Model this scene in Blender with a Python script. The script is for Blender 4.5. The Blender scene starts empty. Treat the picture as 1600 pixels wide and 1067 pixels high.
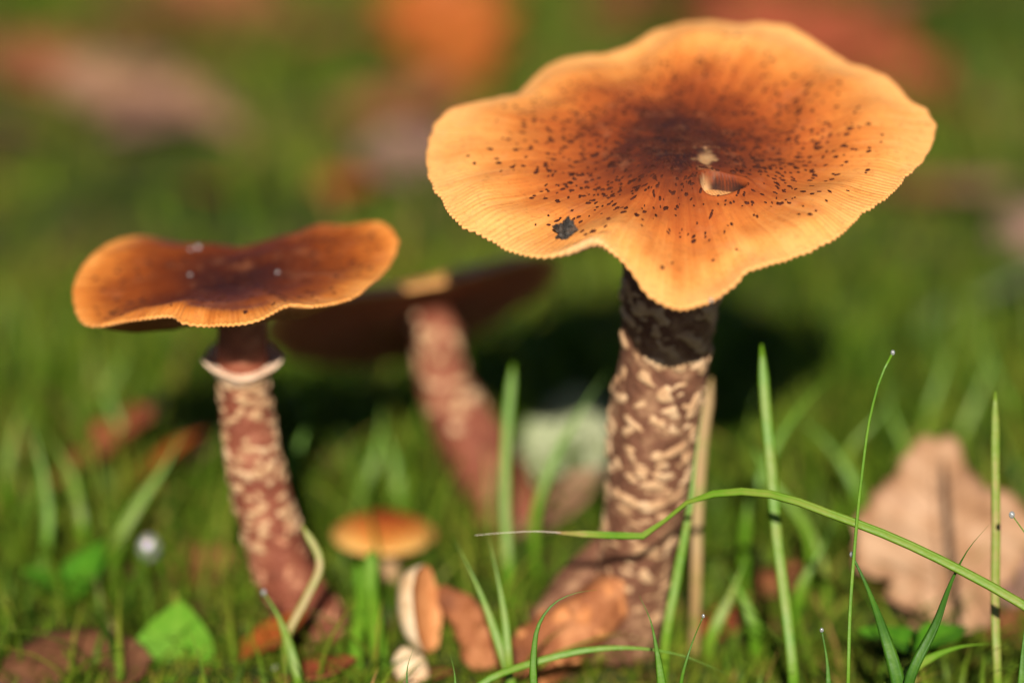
import bpy, bmesh, math, random
import numpy as np
from mathutils import Vector, Matrix, noise as mnoise

# ------------------------------------------------------------------ camera, sky, sun
SC = bpy.context.scene
COL = SC.collection
rng = np.random.default_rng(7)
random.seed(7)
U = 0.01                                   # all layout numbers below are centimetres
PITCH = math.radians(18.0)
LENS, SENSOR = 100.0, 36.0
DIST = 50.0
CAM = np.array([0.0, -DIST*math.cos(PITCH), 6.2 + DIST*math.sin(PITCH)])
FWD = np.array([0.0, math.cos(PITCH), -math.sin(PITCH)])
UPV = np.array([0.0, math.sin(PITCH), math.cos(PITCH)])
cam = bpy.data.cameras.new('camera'); cam.lens = LENS; cam.sensor_width = SENSOR
cam.clip_start = 0.01; cam.clip_end = 200.0
cam.dof.use_dof = True; cam.dof.focus_distance = 0.472; cam.dof.aperture_fstop = 4.8
camo = bpy.data.objects.new('camera', cam); COL.objects.link(camo)
camo.location = Vector(CAM*U); camo.rotation_euler = (math.pi/2 - PITCH, 0, 0)
SC.camera = camo

SUN_EL, SUN_AZ = math.radians(30.0), math.radians(181.0)     # azimuth clockwise from +Y
w = bpy.data.worlds.new('World'); SC.world = w; w.use_nodes = True
nt = w.node_tree; nt.nodes.clear()
sky = nt.nodes.new('ShaderNodeTexSky'); sky.sky_type = 'NISHITA'; sky.sun_disc = False
sky.sun_elevation = SUN_EL; sky.sun_rotation = SUN_AZ
sky.air_density = 0.45; sky.dust_density = 0.6; sky.ozone_density = 0.6; sky.altitude = 1500
bg = nt.nodes.new('ShaderNodeBackground'); bg.inputs['Strength'].default_value = 0.05
wo = nt.nodes.new('ShaderNodeOutputWorld')
nt.links.new(sky.outputs[0], bg.inputs[0]); nt.links.new(bg.outputs[0], wo.inputs[0])
sl = bpy.data.lights.new('sun', 'SUN'); sl.energy = 5.0; sl.angle = math.radians(0.5)
sl.color = (1.0, 0.92, 0.80)
so = bpy.data.objects.new('sun', sl); COL.objects.link(so); so.location = (0, 0, 3)
tosun = Vector((math.sin(SUN_AZ)*math.cos(SUN_EL), math.cos(SUN_AZ)*math.cos(SUN_EL), math.sin(SUN_EL)))
so.rotation_euler = tosun.to_track_quat('Z', 'Y').to_euler()
SC.view_settings.view_transform = 'Standard'; SC.view_settings.look = 'None'
SC.view_settings.gamma = 1.0; SC.view_settings.exposure = 0.62
SC.view_settings.use_curve_mapping = False
SC.cycles.use_denoising = True
SC.cycles.max_bounces = 6

# ------------------------------------------------------------------ helpers
def ray(px, py):
    return FWD + np.array([1.0, 0, 0])*((px-800)/1600*SENSOR/LENS) + UPV*((533.5-py)/1600*SENSOR/LENS)
def at(px, py, D): return CAM + ray(px, py)*D
def on_plane(px, py, P0, n):
    r = ray(px, py); return CAM + r*(np.dot(P0-CAM, n)/np.dot(r, n))
def pxcm(D): return D*SENSOR/LENS/1600
def ss(a, b, x):
    t = np.clip((np.asarray(x, float)-a)/(b-a), 0, 1); return t*t*(3-2*t)
def wav(x, y, seed=0, f=1.0):                      # cheap smooth numpy noise, about -1..1
    r = np.random.default_rng(seed); o = 0
    for k in range(6):
        a = r.uniform(0, 2*math.pi); p = r.uniform(0, 6.28); fr = f*r.uniform(.5, 1.7)
        o = o + np.sin((x*math.cos(a)+y*math.sin(a))*fr+p)
    return o/3.2
def gz(x, y):
    return 0.22*wav(x, y, 1, .55) + 0.13*wav(x, y, 2, 1.6) + 0.9*wav(x, y, 3, .06)*ss(14, 60, np.hypot(x, y))
def ground(px, py):
    z = 0.0
    for _ in range(6):
        r = ray(px, py); P = CAM + r*((z-CAM[2])/r[2]); z = float(gz(P[0], P[1]))
    return P
def unit(v): v = np.asarray(v, float); return v/np.linalg.norm(v)

def tag(o, label=None, cat=None, group=None, kind=None):
    if label: o['label'] = label
    if cat: o['category'] = cat
    if group: o['group'] = group
    if kind: o['kind'] = kind
    return o
def empty(name, base, label, cat, group=None):
    o = bpy.data.objects.new(name, None); COL.objects.link(o); o.location = Vector(np.asarray(base)*U)
    o.empty_display_size = 0.01
    return tag(o, label, cat, group)
def mk(name, verts, faces, mat, parent=None, base=(0, 0, 0), attrs=None, smooth=True):
    """verts in world cm; faces list (or int array) ; one mesh object"""
    v = (np.asarray(verts, float)-np.asarray(base, float))*U
    me = bpy.data.meshes.new(name)
    if isinstance(faces, np.ndarray):
        k = faces.shape[1]; nf = len(faces)
        me.vertices.add(len(v)); me.vertices.foreach_set('co', v.ravel().astype(np.float32))
        me.loops.add(nf*k); me.loops.foreach_set('vertex_index', faces.ravel().astype(np.int32))
        me.polygons.add(nf); me.polygons.foreach_set('loop_start', np.arange(nf, dtype=np.int32)*k)
        me.update(calc_edges=True); me.validate()
    else:
        me.from_pydata([tuple(q) for q in v], [], faces)
    if smooth: me.polygons.foreach_set('use_smooth', np.ones(len(me.polygons), dtype=bool))
    for an, arr in (attrs or {}).items():
        a = me.attributes.new(an, 'FLOAT', 'POINT'); a.data.foreach_set('value', np.asarray(arr, np.float32).ravel())
    me.materials.append(mat)
    o = bpy.data.objects.new(name, me); COL.objects.link(o)
    if parent is not None: o.parent = parent
    else: o.location = Vector(np.asarray(base, float)*U)
    return o

# ---- node materials
class NT:
    def __init__(s, name):
        s.m = bpy.data.materials.new(name); s.m.use_nodes = True; s.t = s.m.node_tree
        s.b = s.t.nodes['Principled BSDF']; s.out = s.t.nodes['Material Output']
    def n(s, typ, **kw):
        q = s.t.nodes.new(typ)
        for k, v in kw.items(): setattr(q, k, v)
        return q
    def l(s, a, b): s.t.links.new(a, b)
    def attr(s, name): q = s.n('ShaderNodeAttribute'); q.attribute_name = name; return q.outputs['Fac']
    def obj(s): return s.n('ShaderNodeTexCoord').outputs['Object']
    def noise(s, vec, scale, detail=4, rough=.55):
        q = s.n('ShaderNodeTexNoise'); q.inputs['Scale'].default_value = scale
        q.inputs['Detail'].default_value = detail; q.inputs['Roughness'].default_value = rough
        if vec is not None: s.l(vec, q.inputs['Vector'])
        return q.outputs['Fac']
    def math(s, op, a, b=None, c=None):
        q = s.n('ShaderNodeMath', operation=op)
        for i, x in enumerate((a, b, c)):
            if x is None: continue
            if isinstance(x, (int, float)): q.inputs[i].default_value = x
            else: s.l(x, q.inputs[i])
        return q.outputs[0]
    def ramp(s, fac, stops):
        q = s.n('ShaderNodeValToRGB'); e = q.color_ramp.elements
        while len(e) < len(stops): e.new(0.5)
        for i, (p, c) in enumerate(stops): e[i].position = p; e[i].color = (*c, 1)
        s.l(fac, q.inputs[0]); return q.outputs[0]
    def mix(s, fac, a, b, blend='MIX'):
        q = s.n('ShaderNodeMix', data_type='RGBA', blend_type=blend)
        if isinstance(fac, (int, float)): q.inputs[0].default_value = fac
        else: s.l(fac, q.inputs[0])
        for i, x in ((6, a), (7, b)):
            if isinstance(x, tuple): q.inputs[i].default_value = (*x, 1)
            else: s.l(x, q.inputs[i])
        return q.outputs[2]
    def bump(s, h, dist, strength=1.0):
        q = s.n('ShaderNodeBump'); q.inputs['Distance'].default_value = dist; q.inputs['Strength'].default_value = strength
        s.l(h, q.inputs['Height']); s.l(q.outputs[0], s.b.inputs['Normal'])
    def set(s, **kw):
        for k, v in kw.items(): s.b.inputs[k.replace('_', ' ')].default_value = v
    def sss(s, wgt, radius, scale=.001):
        s.set(Subsurface_Weight=wgt, Subsurface_Radius=radius, Subsurface_Scale=scale)

def cap_material(name, stops, warp=.22, patch=0.0):
    k = NT(name); o = k.obj()
    sat = k.attr('rad'); pit = k.attr('pit'); ca = k.attr('ca'); sa = k.attr('sa')
    cx = k.n('ShaderNodeCombineXYZ'); k.l(k.math('MULTIPLY', ca, 22.0), cx.inputs[0]); k.l(k.math('MULTIPLY', sa, 22.0), cx.inputs[1])
    k.l(k.math('MULTIPLY', sat, 1.6), cx.inputs[2])
    fib = k.noise(cx.outputs[0], 1.0, 5, .65)
    big = k.noise(o, 62.0, 6, .62)
    s1 = k.math('MULTIPLY_ADD', k.math('SUBTRACT', big, .5), warp*2, sat)
    s1 = k.math('MULTIPLY_ADD', k.math('SUBTRACT', fib, .5), .34, s1)
    col = k.ramp(s1, stops)
    fine = k.noise(o, 900.0, 4, .7)
    col = k.mix(k.math('MULTIPLY', k.ramp(fine, [(0.52, (0, 0, 0)), (.72, (1, 1, 1))]), .35), col, (.11, .028, .01))
    if patch:
        dm = k.math('MULTIPLY', k.ramp(k.noise(o, 95.0, 6, .68), [(.41, (0, 0, 0)), (.52, (1, 1, 1))]), k.ramp(sat, [(.12, (1, 1, 1)), (.46, (0, 0, 0))]))
        col = k.mix(k.math('MULTIPLY', dm, patch*1.5), col, (.022, .011, .012))
        lm = k.ramp(k.noise(o, 210.0, 5, .6), [(.55, (0, 0, 0)), (.72, (1, 1, 1))])
        col = k.mix(k.math('MULTIPLY', lm, .22), col, (.50, .20, .09))
    fl = k.ramp(k.noise(o, 260.0, 5, .6), [(0, (.80, .62, .40)), (.5, (.62, .36, .16)), (1, (.40, .14, .05))])
    col = k.mix(pit, col, fl)
    k.l(col, k.b.inputs['Base Color'])
    k.set(Roughness=.5, Specular_IOR_Level=.10)
    k.sss(.10, (1.0, .35, .12), .0012)
    h = k.math('ADD', k.math('MULTIPLY', fine, .5), fib)
    k.bump(h, .00022, .6)
    return k.m
def simple(name, c1, c2, scale, rough=.6, bump=.0002, spec=.35, sss=0.0, detail=5, c3=None):
    k = NT(name); o = k.obj(); f = k.noise(o, scale, detail, .6)
    st = [(.28, c1), (.72, c2)] if c3 is None else [(.25, c1), (.5, c2), (.75, c3)]
    k.l(k.ramp(f, st), k.b.inputs['Base Color']); k.set(Roughness=rough, Specular_IOR_Level=spec)
    if sss: k.sss(sss, (1, .6, .35), .001)
    k.bump(k.noise(o, scale*3, 4, .6), bump); return k.m
def leafy(name, stops, rough=.5, trans=.3, tc=None, spec=.35, vein=0.0):
    """thin foliage: colour by per-vertex 'tint' plus noise, part of the light passes through"""
    k = NT(name); o = k.obj()
    f = k.math('MULTIPLY_ADD', k.math('SUBTRACT', k.noise(o, 160.0, 4), .5), .5, k.attr('tint'))
    col = k.ramp(f, stops); k.l(col, k.b.inputs['Base Color']); k.set(Roughness=rough, Specular_IOR_Level=spec)
    tr = k.n('ShaderNodeBsdfTranslucent')
    q = k.mix(1.0, col, tc or (1.0, 1.0, .55), 'MULTIPLY'); k.l(q, tr.inputs['Color'])
    mx = k.n('ShaderNodeMixShader'); mx.inputs[0].default_value = trans
    k.l(k.b.outputs[0], mx.inputs[1]); k.l(tr.outputs[0], mx.inputs[2]); k.l(mx.outputs[0], k.out.inputs['Surface'])
    k.bump(k.noise(o, 700.0, 3), .0002, .5)
    return k.m

M = {}
M['cap'] = cap_material('orange_cap_skin', [(0, (.060, .016, .010)), (.12, (.085, .021, .011)), (.24, (.155, .032, .011)),
    (.40, (.25, .053, .014)), (.55, (.37, .092, .020)), (.69, (.52, .165, .034)), (.83, (.66, .270, .068)), (1, (.74, .36, .115))], .22, .6)
M['cap_dark'] = cap_material('brown_cap_skin', [(0, (.040, .009, .005)), (.25, (.066, .013, .005)), (.52, (.125, .025, .006)),
    (.72, (.23, .054, .010)), (.87, (.45, .140, .024)), (1, (.64, .26, .06))], .24, .3)
M['cap_red'] = cap_material('red_brown_cap_skin', [(0, (.10, .02, .008)), (.4, (.20, .045, .012)), (.75, (.45, .14, .03)), (1, (.66, .33, .10))], .2)
M['cap_small'] = cap_material('small_cap_skin', [(0, (.16, .032, .009)), (.35, (.27, .058, .012)), (.7, (.42, .15, .03)), (1, (.56, .32, .09))], .3)
M['gill'] = simple('gill', (.30, .10, .035), (.44, .18, .07), 300, .7)
M['gill_red'] = simple('gill_red', (.34, .10, .045), (.48, .18, .08), 300, .7)
M['gill_pale'] = simple('gill_pale', (.52, .30, .15), (.66, .44, .25), 300, .7)
M['stem'] = simple('stem_skin', (.075, .028, .014), (.15, .060, .030), 190, .75, .0012, c3=(.40, .23, .12))
M['stem_red_light'] = simple('stem_red_light', (.34, .13, .065), (.50, .25, .14), 200, .7, .0006)
M['stem_red'] = simple('stem_skin_red', (.10, .026, .012), (.19, .050, .024), 150, .7, .0012, c3=(.36, .15, .08))
M['lobe'] = simple('stem_lobe', (.10, .030, .013), (.25, .080, .024), 130, .7, .0016, c3=(.45, .19, .075))
M['lobe_light'] = simple('lobe_light', (.40, .14, .04), (.55, .24, .09), 200, .7, .0006)
M['veil'] = simple('veil', (.28, .14, .065), (.46, .28, .145), 230, .85, .0008, c3=(.62, .44, .27))
M['ring'] = simple('ring', (.70, .45, .29), (.84, .63, .46), 260, .6, .0002, sss=.15)
M['scale'] = simple('cap_scale', (.028, .009, .006), (.075, .020, .011), 400, .7, .0001, spec=.08)
M['crumb'] = simple('crumb', (.010, .009, .008), (.035, .030, .026), 700, .35, .0008, c3=(.22, .19, .16))
M['flesh'] = simple('flesh', (.42, .24, .10), (.68, .55, .38), 170, .6, .0003, sss=.15)
M['soil'] = None
GREEN = [(0, (.018, .042, .006)), (.3, (.062, .130, .010)), (.6, (.145, .235, .016)), (.8, (.25, .24, .032)), (1, (.36, .20, .07))]
M['grass'] = leafy('grass', GREEN, .48, .42, spec=.15)
M['blade'] = leafy('grass_blade', [(0, (.014, .050, .008)), (.35, (.045, .135, .010)), (.65, (.115, .25, .012)), (.85, (.21, .27, .035)), (1, (.40, .26, .11))], .42, .3, spec=.2)
M['moss'] = leafy('moss', [(0, (.045, .080, .008)), (.3, (.12, .185, .014)), (.6, (.23, .28, .024)), (.8, (.30, .24, .04)), (1, (.26, .11, .035))], .6, .45, spec=.1)
M['sprout'] = leafy('sprout', [(0, (.03, .13, .010)), (.5, (.09, .27, .015)), (1, (.17, .34, .03))], .55, .35, spec=.08)
M['thread'] = simple('thread', (.6, .5, .4), (.75, .65, .55), 300, .5, .00001)
LEAFC = {'tan': ((.18, .085, .04), (.36, .195, .10), (.48, .30, .18)), 'pink': ((.18, .085, .045), (.30, .16, .09), (.40, .24, .15)),
         'brown': ((.13, .042, .018), (.24, .085, .032), (.34, .14, .06)), 'red': ((.16, .03, .014), (.28, .06, .025), (.36, .10, .045)),
         'orange': ((.42, .10, .012), (.60, .18, .02), (.70, .28, .05)), 'pale': ((.20, .26, .11), (.32, .36, .20), (.44, .45, .30)),
         'dull': ((.085, .034, .016), (.15, .060, .027), (.20, .095, .05)), 'rust': ((.20, .045, .009), (.34, .082, .013), (.44, .13, .022)), 'mauve': ((.15, .075, .055), (.24, .13, .10), (.32, .19, .16)), 'white': ((.48, .42, .40), (.60, .54, .52), (.70, .66, .66))}
for k_, c_ in LEAFC.items():
    M['leaf_'+k_] = leafy('leaf_'+k_, [(0, c_[0]), (.5, c_[1]), (1, c_[2])], .55, .15, (1, .8, .5))
    M['rib_'+k_] = simple('rib_'+k_, tuple(x*.6 for x in c_[0]), c_[1], 200, .6)
k = NT('dew'); k.set(Base_Color=(1, 1, 1, 1), Roughness=.03, IOR=1.33, Transmission_Weight=1.0)
gl = k.n('ShaderNodeBsdfGlossy'); gl.inputs['Roughness'].default_value = .10
mx = k.n('ShaderNodeMixShader'); mx.inputs[0].default_value = .5; k.l(k.b.outputs[0], mx.inputs[1]); k.l(gl.outputs[0], mx.inputs[2])
df = k.n('ShaderNodeBsdfTranslucent'); df2 = k.n('ShaderNodeBsdfDiffuse'); md = k.n('ShaderNodeMixShader'); k.l(df.outputs[0], md.inputs[1]); k.l(df2.outputs[0], md.inputs[2])
m2 = k.n('ShaderNodeMixShader'); m2.inputs[0].default_value = .38; k.l(mx.outputs[0], m2.inputs[1]); k.l(md.outputs[0], m2.inputs[2]); k.l(m2.outputs[0], k.out.inputs['Surface']); M['dew'] = k.m  # gloss and white mixed into the water stand in for bright sun glints

# ------------------------------------------------------------------ ground
k = NT('soil'); o_ = k.obj()
f1 = k.noise(o_, 14.0, 6, .62); f2 = k.noise(o_, 120.0, 6, .65)
f = k.math('MULTIPLY_ADD', k.math('SUBTRACT', f2, .5), .6, f1)
k.l(k.ramp(f, [(.25, (.012, .009, .004)), (.42, (.030, .030, .008)), (.52, (.040, .065, .012)), (.60, (.095, .055, .018)), (.78, (.17, .080, .030))]), k.b.inputs['Base Color'])
k.set(Roughness=.85, Specular_IOR_Level=.2); k.bump(f2, .002, .8); M['soil'] = k.m
g1 = np.sinh(np.linspace(-1, 1, 261)*7.2)/math.sinh(7.2)*2600
gx, gy = np.meshgrid(g1, g1+8.0)
gzv = gz(gx, gy)*ss(2500, 300, np.hypot(gx, gy))
n_ = len(g1); idx = np.arange(n_*n_).reshape(n_, n_)
q = np.stack([idx[:-1, :-1], idx[:-1, 1:], idx[1:, 1:], idx[1:, :-1]], -1).reshape(-1, 4)
tag(mk('ground', np.stack([gx, gy, gzv], -1).reshape(-1, 3), q, M['soil']),
    'dark mossy forest soil under the grass and leaves', 'ground', kind='structure')

# ------------------------------------------------------------------ tubes (stems, stalks, midribs)
def resample(P, n, extra=None):
    P = np.asarray(P, float); d = np.r_[0, np.cumsum(np.linalg.norm(np.diff(P, axis=0), axis=1))]
    m = len(P)
    def cr(Q, t):
        Q = np.asarray(Q, float); i = np.clip(np.searchsorted(d, t, 'right')-1, 0, m-2)
        u = ((t-d[i])/(d[i+1]-d[i]))
        tang = np.gradient(Q, d, axis=0) if m > 2 else np.repeat((Q[1:]-Q[:1])/(d[1]), 2, 0)
        h = (d[i+1]-d[i])
        if Q.ndim > 1: u = u[:, None]; h = h[:, None]
        return ((2*u**3-3*u**2+1)*Q[i]+(u**3-2*u**2+u)*h*tang[i]+(-2*u**3+3*u**2)*Q[i+1]+(u**3-u**2)*h*tang[i+1])
    t = np.linspace(0, d[-1], n)
    return (cr(P, t),) + tuple(np.interp(t, d, e) for e in (extra or ()))
def frames(P):
    T = np.gradient(P, axis=0); T /= np.linalg.norm(T, axis=1)[:, None]
    N = np.zeros_like(P); v = np.array([1.0, 0, 0]) if abs(T[0][0]) < .9 else np.array([0, 1.0, 0])
    for i in range(len(P)):
        v = unit(v-np.dot(v, T[i])*T[i]); N[i] = v
    return T, N, np.cross(T, N)
class Tube:
    def __init__(s, pts, rad, n=70, seg=36, lump=.05, seed=0, freq=3.0):
        s.P, s.R = resample(pts, n, (rad,)); s.T, s.N, s.B = frames(s.P); s.n = n; s.seg = seg
        s.lump, s.seed, s.freq = lump, seed, freq
        s.len = np.linalg.norm(np.diff(s.P, axis=0), axis=1).sum()
    def surf(s, t, a, lift=0.0):
        t = np.asarray(t, float); a = np.asarray(a, float); x = np.clip(t, 0, 1)*(s.n-1)
        I = lambda A: np.stack([np.interp(x, np.arange(s.n), A[:, j]) for j in range(3)], -1)
        r = np.interp(x, np.arange(s.n), s.R)
        l = s.lump*(wav(np.cos(a)*1.0+t*s.len*.55, np.sin(a)*1.0+t*s.len*.25, s.seed, s.freq))
        rr = (r*(1+l)+lift)[..., None]
        return I(s.P)+rr*(I(s.N)*np.cos(a)[..., None]+I(s.B)*np.sin(a)[..., None])
    def mesh(s):
        t, a = np.meshgrid(np.linspace(0, 1, s.n), np.linspace(0, 2*math.pi, s.seg, endpoint=False), indexing='ij')
        V = s.surf(t.ravel(), a.ravel()); ix = np.arange(s.n*s.seg).reshape(s.n, s.seg)
        jx = np.roll(ix, -1, 1)
        F = [tuple(f) for f in np.stack([ix[:-1], jx[:-1], jx[1:], ix[1:]], -1).reshape(-1, 4)]
        F.append(tuple(ix[0][::-1])); F.append(tuple(ix[-1]))
        return V, F
def veil_patches(tube, parent, base, n, t0, t1, smin, smax, mat, seed, dens=None):
    r = np.random.default_rng(seed); placed = []; tries = 0
    while len(placed) < n and tries < n*40:
        tries += 1
        t = r.uniform(t0, t1); a = r.uniform(0, 2*math.pi)
        if dens is not None and r.uniform() > dens(t): continue
        R = np.interp(t*(tube.n-1), np.arange(tube.n), tube.R)
        sz = r.uniform(smin, smax)
        p = np.array([t*tube.len, a*R])
        if any(math.hypot(p[0]-q_[0], min(abs(p[1]-q_[1]), abs(abs(p[1]-q_[1])-2*math.pi*R)))*1.0 < (sz+q_[2])*.66 for q_ in placed): continue
        placed.append((p[0], p[1], sz))
        m = 11; th = np.linspace(0, 2*math.pi, m, endpoint=False); tw = r.uniform(-.45, .45)
        ir = 1+.30*np.sin(th*2+r.uniform(0, 6))+.2*np.sin(th*3+r.uniform(0, 6))+r.uniform(-.22, .22, m)
        el = r.uniform(.9, 1.5)
        V = []
        for sc_, lf in ((1.0, -.02), (.84, .016), (.5, .034)):
            u = sz*sc_*ir*np.cos(th)*el; v = sz*sc_*ir*np.sin(th)*.72
            uu = u*math.cos(tw)-v*math.sin(tw); vv = u*math.sin(tw)+v*math.cos(tw)
            V.append(tube.surf(t+vv/tube.len, a+uu/R, lf*sz/.16*r.uniform(.8, 1.3)))
        V.append(tube.surf(np.array([t]), np.array([a]), .038*sz/.16)); V = np.concatenate(V)
        F = []
        for b in (0, m):
            F += [(b+i, b+(i+1) % m, b+m+(i+1) % m, b+m+i) for i in range(m)]
        F += [(2*m+i, 2*m+(i+1) % m, 3*m) for i in range(m)]
        mk('veil_patch', V, F, mat, parent, base)

# ------------------------------------------------------------------ caps
class Cap:
    """a wavy mushroom cap: rim outline (image points) laid on the cap's own tilted plane, rim height free within a few mm"""
    def __init__(s, center, n, rim, R0, lam=.35, prof=None, NA=1440, NR=90, nstri=230, stri=.008, hsm=5.0, rsm=.9, lip=.10, wave=.11, seed=3, pit=None, hmax=.8, back=0.0):
        s.back = back
        s.c = np.asarray(center, float); s.n = unit(n)
        e1 = np.array([1.0, 0, 0]); s.e1 = unit(e1-np.dot(e1, s.n)*s.n); s.e2 = np.cross(s.n, s.e1)
        s.NA, s.NR, s.nstri, s.stri, s.lip, s.wave, s.seed, s.pit = NA, NR, nstri, stri, lip, wave, seed, pit
        s.notch = None; s.prof = prof or (lambda q: 0*q)
        A, H = [], []
        hs = np.linspace(-hmax, hmax, 121)
        for (px, py) in rim:
            best = None
            for h in hs:
                a, b = s.ab(on_plane(px, py, s.c+h*s.n, s.n)); r = math.hypot(a, b)
                c = (r-R0)**2+lam*h*h*R0
                if best is None or c < best[0]: best = (c, h, math.atan2(b, a))
            A.append(best[2]); H.append(best[1])
        G = np.linspace(-math.pi, math.pi, 721)[:-1]
        def per(A, V):
            o = np.argsort(A); a = np.asarray(A)[o]; v = np.asarray(V)[o]
            return np.interp(G, np.r_[a-2*math.pi, a, a+2*math.pi], np.r_[v, v, v])
        def sm(v, sg):
            w_ = int(sg*8)+1; kx = np.arange(-w_, w_+1); kk = np.exp(-.5*(kx/(sg*2))**2); kk /= kk.sum()
            return np.convolve(np.r_[v[-w_:], v, v[:w_]], kk, 'valid')
        hg = sm(per(A, H), hsm); A2, R2 = [], []
        for (px, py), a0 in zip(rim, A):
            a_ = a0
            for _ in range(4):
                h = np.interp(a_, np.r_[G, math.pi], np.r_[hg, hg[0]])
                a, b = s.ab(on_plane(px, py, s.c+h*s.n, s.n)); a_ = math.atan2(b, a)
            A2.append(a_); R2.append(math.hypot(a, b))
        s.G = G; s.hg = hg; s.rg = sm(per(A2, R2), rsm)
        print('cap radius', round(min(R2), 2), round(max(R2), 2), 'h', round(hg.min(), 2), round(hg.max(), 2))
    def ab(s, P): d = P-s.c; return float(np.dot(d, s.e1)), float(np.dot(d, s.e2))
    def top(s, a, q, fine=True):
        a = np.asarray(a, float); q = np.asarray(q, float); aw = (a+math.pi) % (2*math.pi)-math.pi
        G = np.r_[s.G, math.pi]
        R = np.interp(aw, G, np.r_[s.rg, s.rg[0]]); h = np.interp(aw, G, np.r_[s.hg, s.hg[0]])
        ph = s.nstri*a+2.5*np.sin(a*9+1)+2*np.sin(a*17+2)
        if fine: R = R*(1+.0045*np.cos(ph)*ss(.9, 1, q)+.004*np.sin(a*53)*ss(.9, 1, q)*np.sin(a*7))
        x = R*q*np.cos(a); y = R*q*np.sin(a)
        z = h*q**2.2+s.prof(q)-s.lip*(ss(.80, 1.0, q)-1)*1.0-s.lip
        z = z + s.lip*0 + s.wave*wav(x, y, s.seed, 1.5)*(1-ss(.85, 1, q))*ss(0, .3, q)+.035*wav(x, y, s.seed+1, 3.6)*(1-ss(.8, 1, q))*ss(.1, .5, q)
        z = z + s.lip*(1-ss(.80, 1.0, q))*0
        if s.back: yy = q*np.sin(a); z = z+s.back*(1-ss(.45, .95, np.abs(q*np.cos(a))))*ss(-.3, .45, yy)*(1-2.1*ss(.5, 1, yy))
        if fine: z = z-s.stri*(.75+.4*wav(x, y, s.seed+9, 1.2))*np.cos(ph)*ss(.70, .97, q)+.012*wav(x*3, y*3, s.seed+5, 2.2)*(1-ss(.7, 1, q))
        if s.pit is not None and fine: z = z+s.pit(x, y)[0]
        if s.notch is not None and fine: z = z+.13*s.notch(aw)*ss(.86, .96, q)
        z = z+s.lip*1.0
        return s.c+x[..., None]*s.e1+y[..., None]*s.e2+z[..., None]*s.n, x, y
    def thick(s, q): return .045+.30*(1-q)**.8+.35*(1-ss(.08, .35, q))
    def build(s, parent, base, mcap, mgill, ngill=150, notch=None):
        NA, NR = s.NA, s.NR
        av = np.linspace(-math.pi, math.pi, NA, endpoint=False); qv = np.linspace(0, 1, NR)**.92; qv[0] = .004
        q, a = np.meshgrid(qv, av, indexing='ij')
        P, x, y = s.top(a, q)
        pit = np.zeros_like(q) if s.pit is None else s.pit(x, y)[1]
        ed = ss(.965, 1, q)
        if notch is not None: pit = np.maximum(pit, ed*notch(a))
        Q, _, _ = s.top(av, np.full(NA, 1.0)); low1 = Q-.05*s.n; edgep = np.full(NA, .35)
        if notch is not None: edgep = np.maximum(edgep, notch(av)); low1 = Q-(.05+.10*notch(av))[:, None]*s.n
        rings = [P.reshape(-1, 3), low1]
        for qq in (.96, .8, .55, .3, .06):
            S, _, _ = s.top(av, np.full(NA, qq), fine=False); rings.append(S-(s.thick(qq)+.02)*s.n)
        V = np.concatenate(rings); nr = NR+6
        ix = np.arange(nr*NA).reshape(nr, NA); jx = np.roll(ix, -1, 1)
        F = np.stack([ix[:-1], jx[:-1], jx[1:], ix[1:]], -1).reshape(-1, 4)
        z = lambda v: np.full(NA, v)
        qc = q.copy()
        if s.pit is not None: qc = qc+(.03-qc)*ss(-.04, -.14, s.pit(x, y)[0])  # darkens the hole's colour, so its far wall carries painted shade
        rad = np.r_[qc.ravel(), *[z(1.0)]*6]; pt = np.r_[pit.ravel(), edgep, *[z(.2)]*5]
        ca = np.tile(np.cos(av), nr); sa = np.tile(np.sin(av), nr)
        o = mk('cap', V, F, mcap, parent, base, {'rad': rad, 'pit': pt, 'ca': ca, 'sa': sa})
        # gills: pleated sheet under the cap
        m = ngill*2; av2 = np.linspace(-math.pi, math.pi, m, endpoint=False); qs = np.array([.95, .91, .83, .7, .5, .32, .2, .1])
        rows = []
        for qq in qs:
            S, _, _ = s.top(av2, np.full(m, qq), fine=False)
            d = np.where(np.arange(m) % 2 == 0, 0.0, .30*math.sin(math.pi*min(1, max(0, .95-qq)*1.25)))
            rows.append(S-(s.thick(qq)+.012+d)[:, None]*s.n)
        ix = np.arange(len(qs)*m).reshape(len(qs), m); jx = np.roll(ix, -1, 1)
        F = np.stack([ix[:-1], jx[:-1], jx[1:], ix[1:]], -1).reshape(-1, 4)
        mk('gills', np.concatenate(rows), F, mgill, parent, base, smooth=False)
        return o
    def scales(s, parent, base, n, qf, smin, smax, mat, seed, avoid=None):
        r = np.random.default_rng(seed); V, F = [], []; c = 0
        while c < n:
            a = r.uniform(-math.pi, math.pi); q = qf(r)
            p, x, y = s.top(np.array([a]), np.array([q]))
            if avoid is not None and avoid(x[0], y[0]): continue
            L = r.uniform(smin, smax)*(1.25 if r.uniform() < .2 else 1); Wd = L*r.uniform(.35, .75)
            R = math.hypot(x[0], y[0])+1e-3; tw = r.normal(0, .5)
            pts = []
            for (u, v) in ((-1, .15), (-.45, .85), (.3, 1), (1, .1), (.4, -.9), (-.5, -.8)):
                u += r.uniform(-.25, .25); v += r.uniform(-.3, .3)
                u, v = u*math.cos(tw)-v*Wd/L*math.sin(tw), u*math.sin(tw)*L/Wd+v*math.cos(tw)
                rr = R+u*L*.5; pts.append((a+v*Wd*.5/R, q*rr/R))
            pts = np.array(pts); b = len(V)
            O, _, _ = s.top(pts[:, 0], np.clip(pts[:, 1], .01, .995)); hgt = r.uniform(.008, .022)
            V += list(O-.012*s.n); cen = O.mean(0); V += list(cen+(O-cen)*.8+hgt*s.n); V.append(cen+(hgt*1.15)*s.n)
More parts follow.
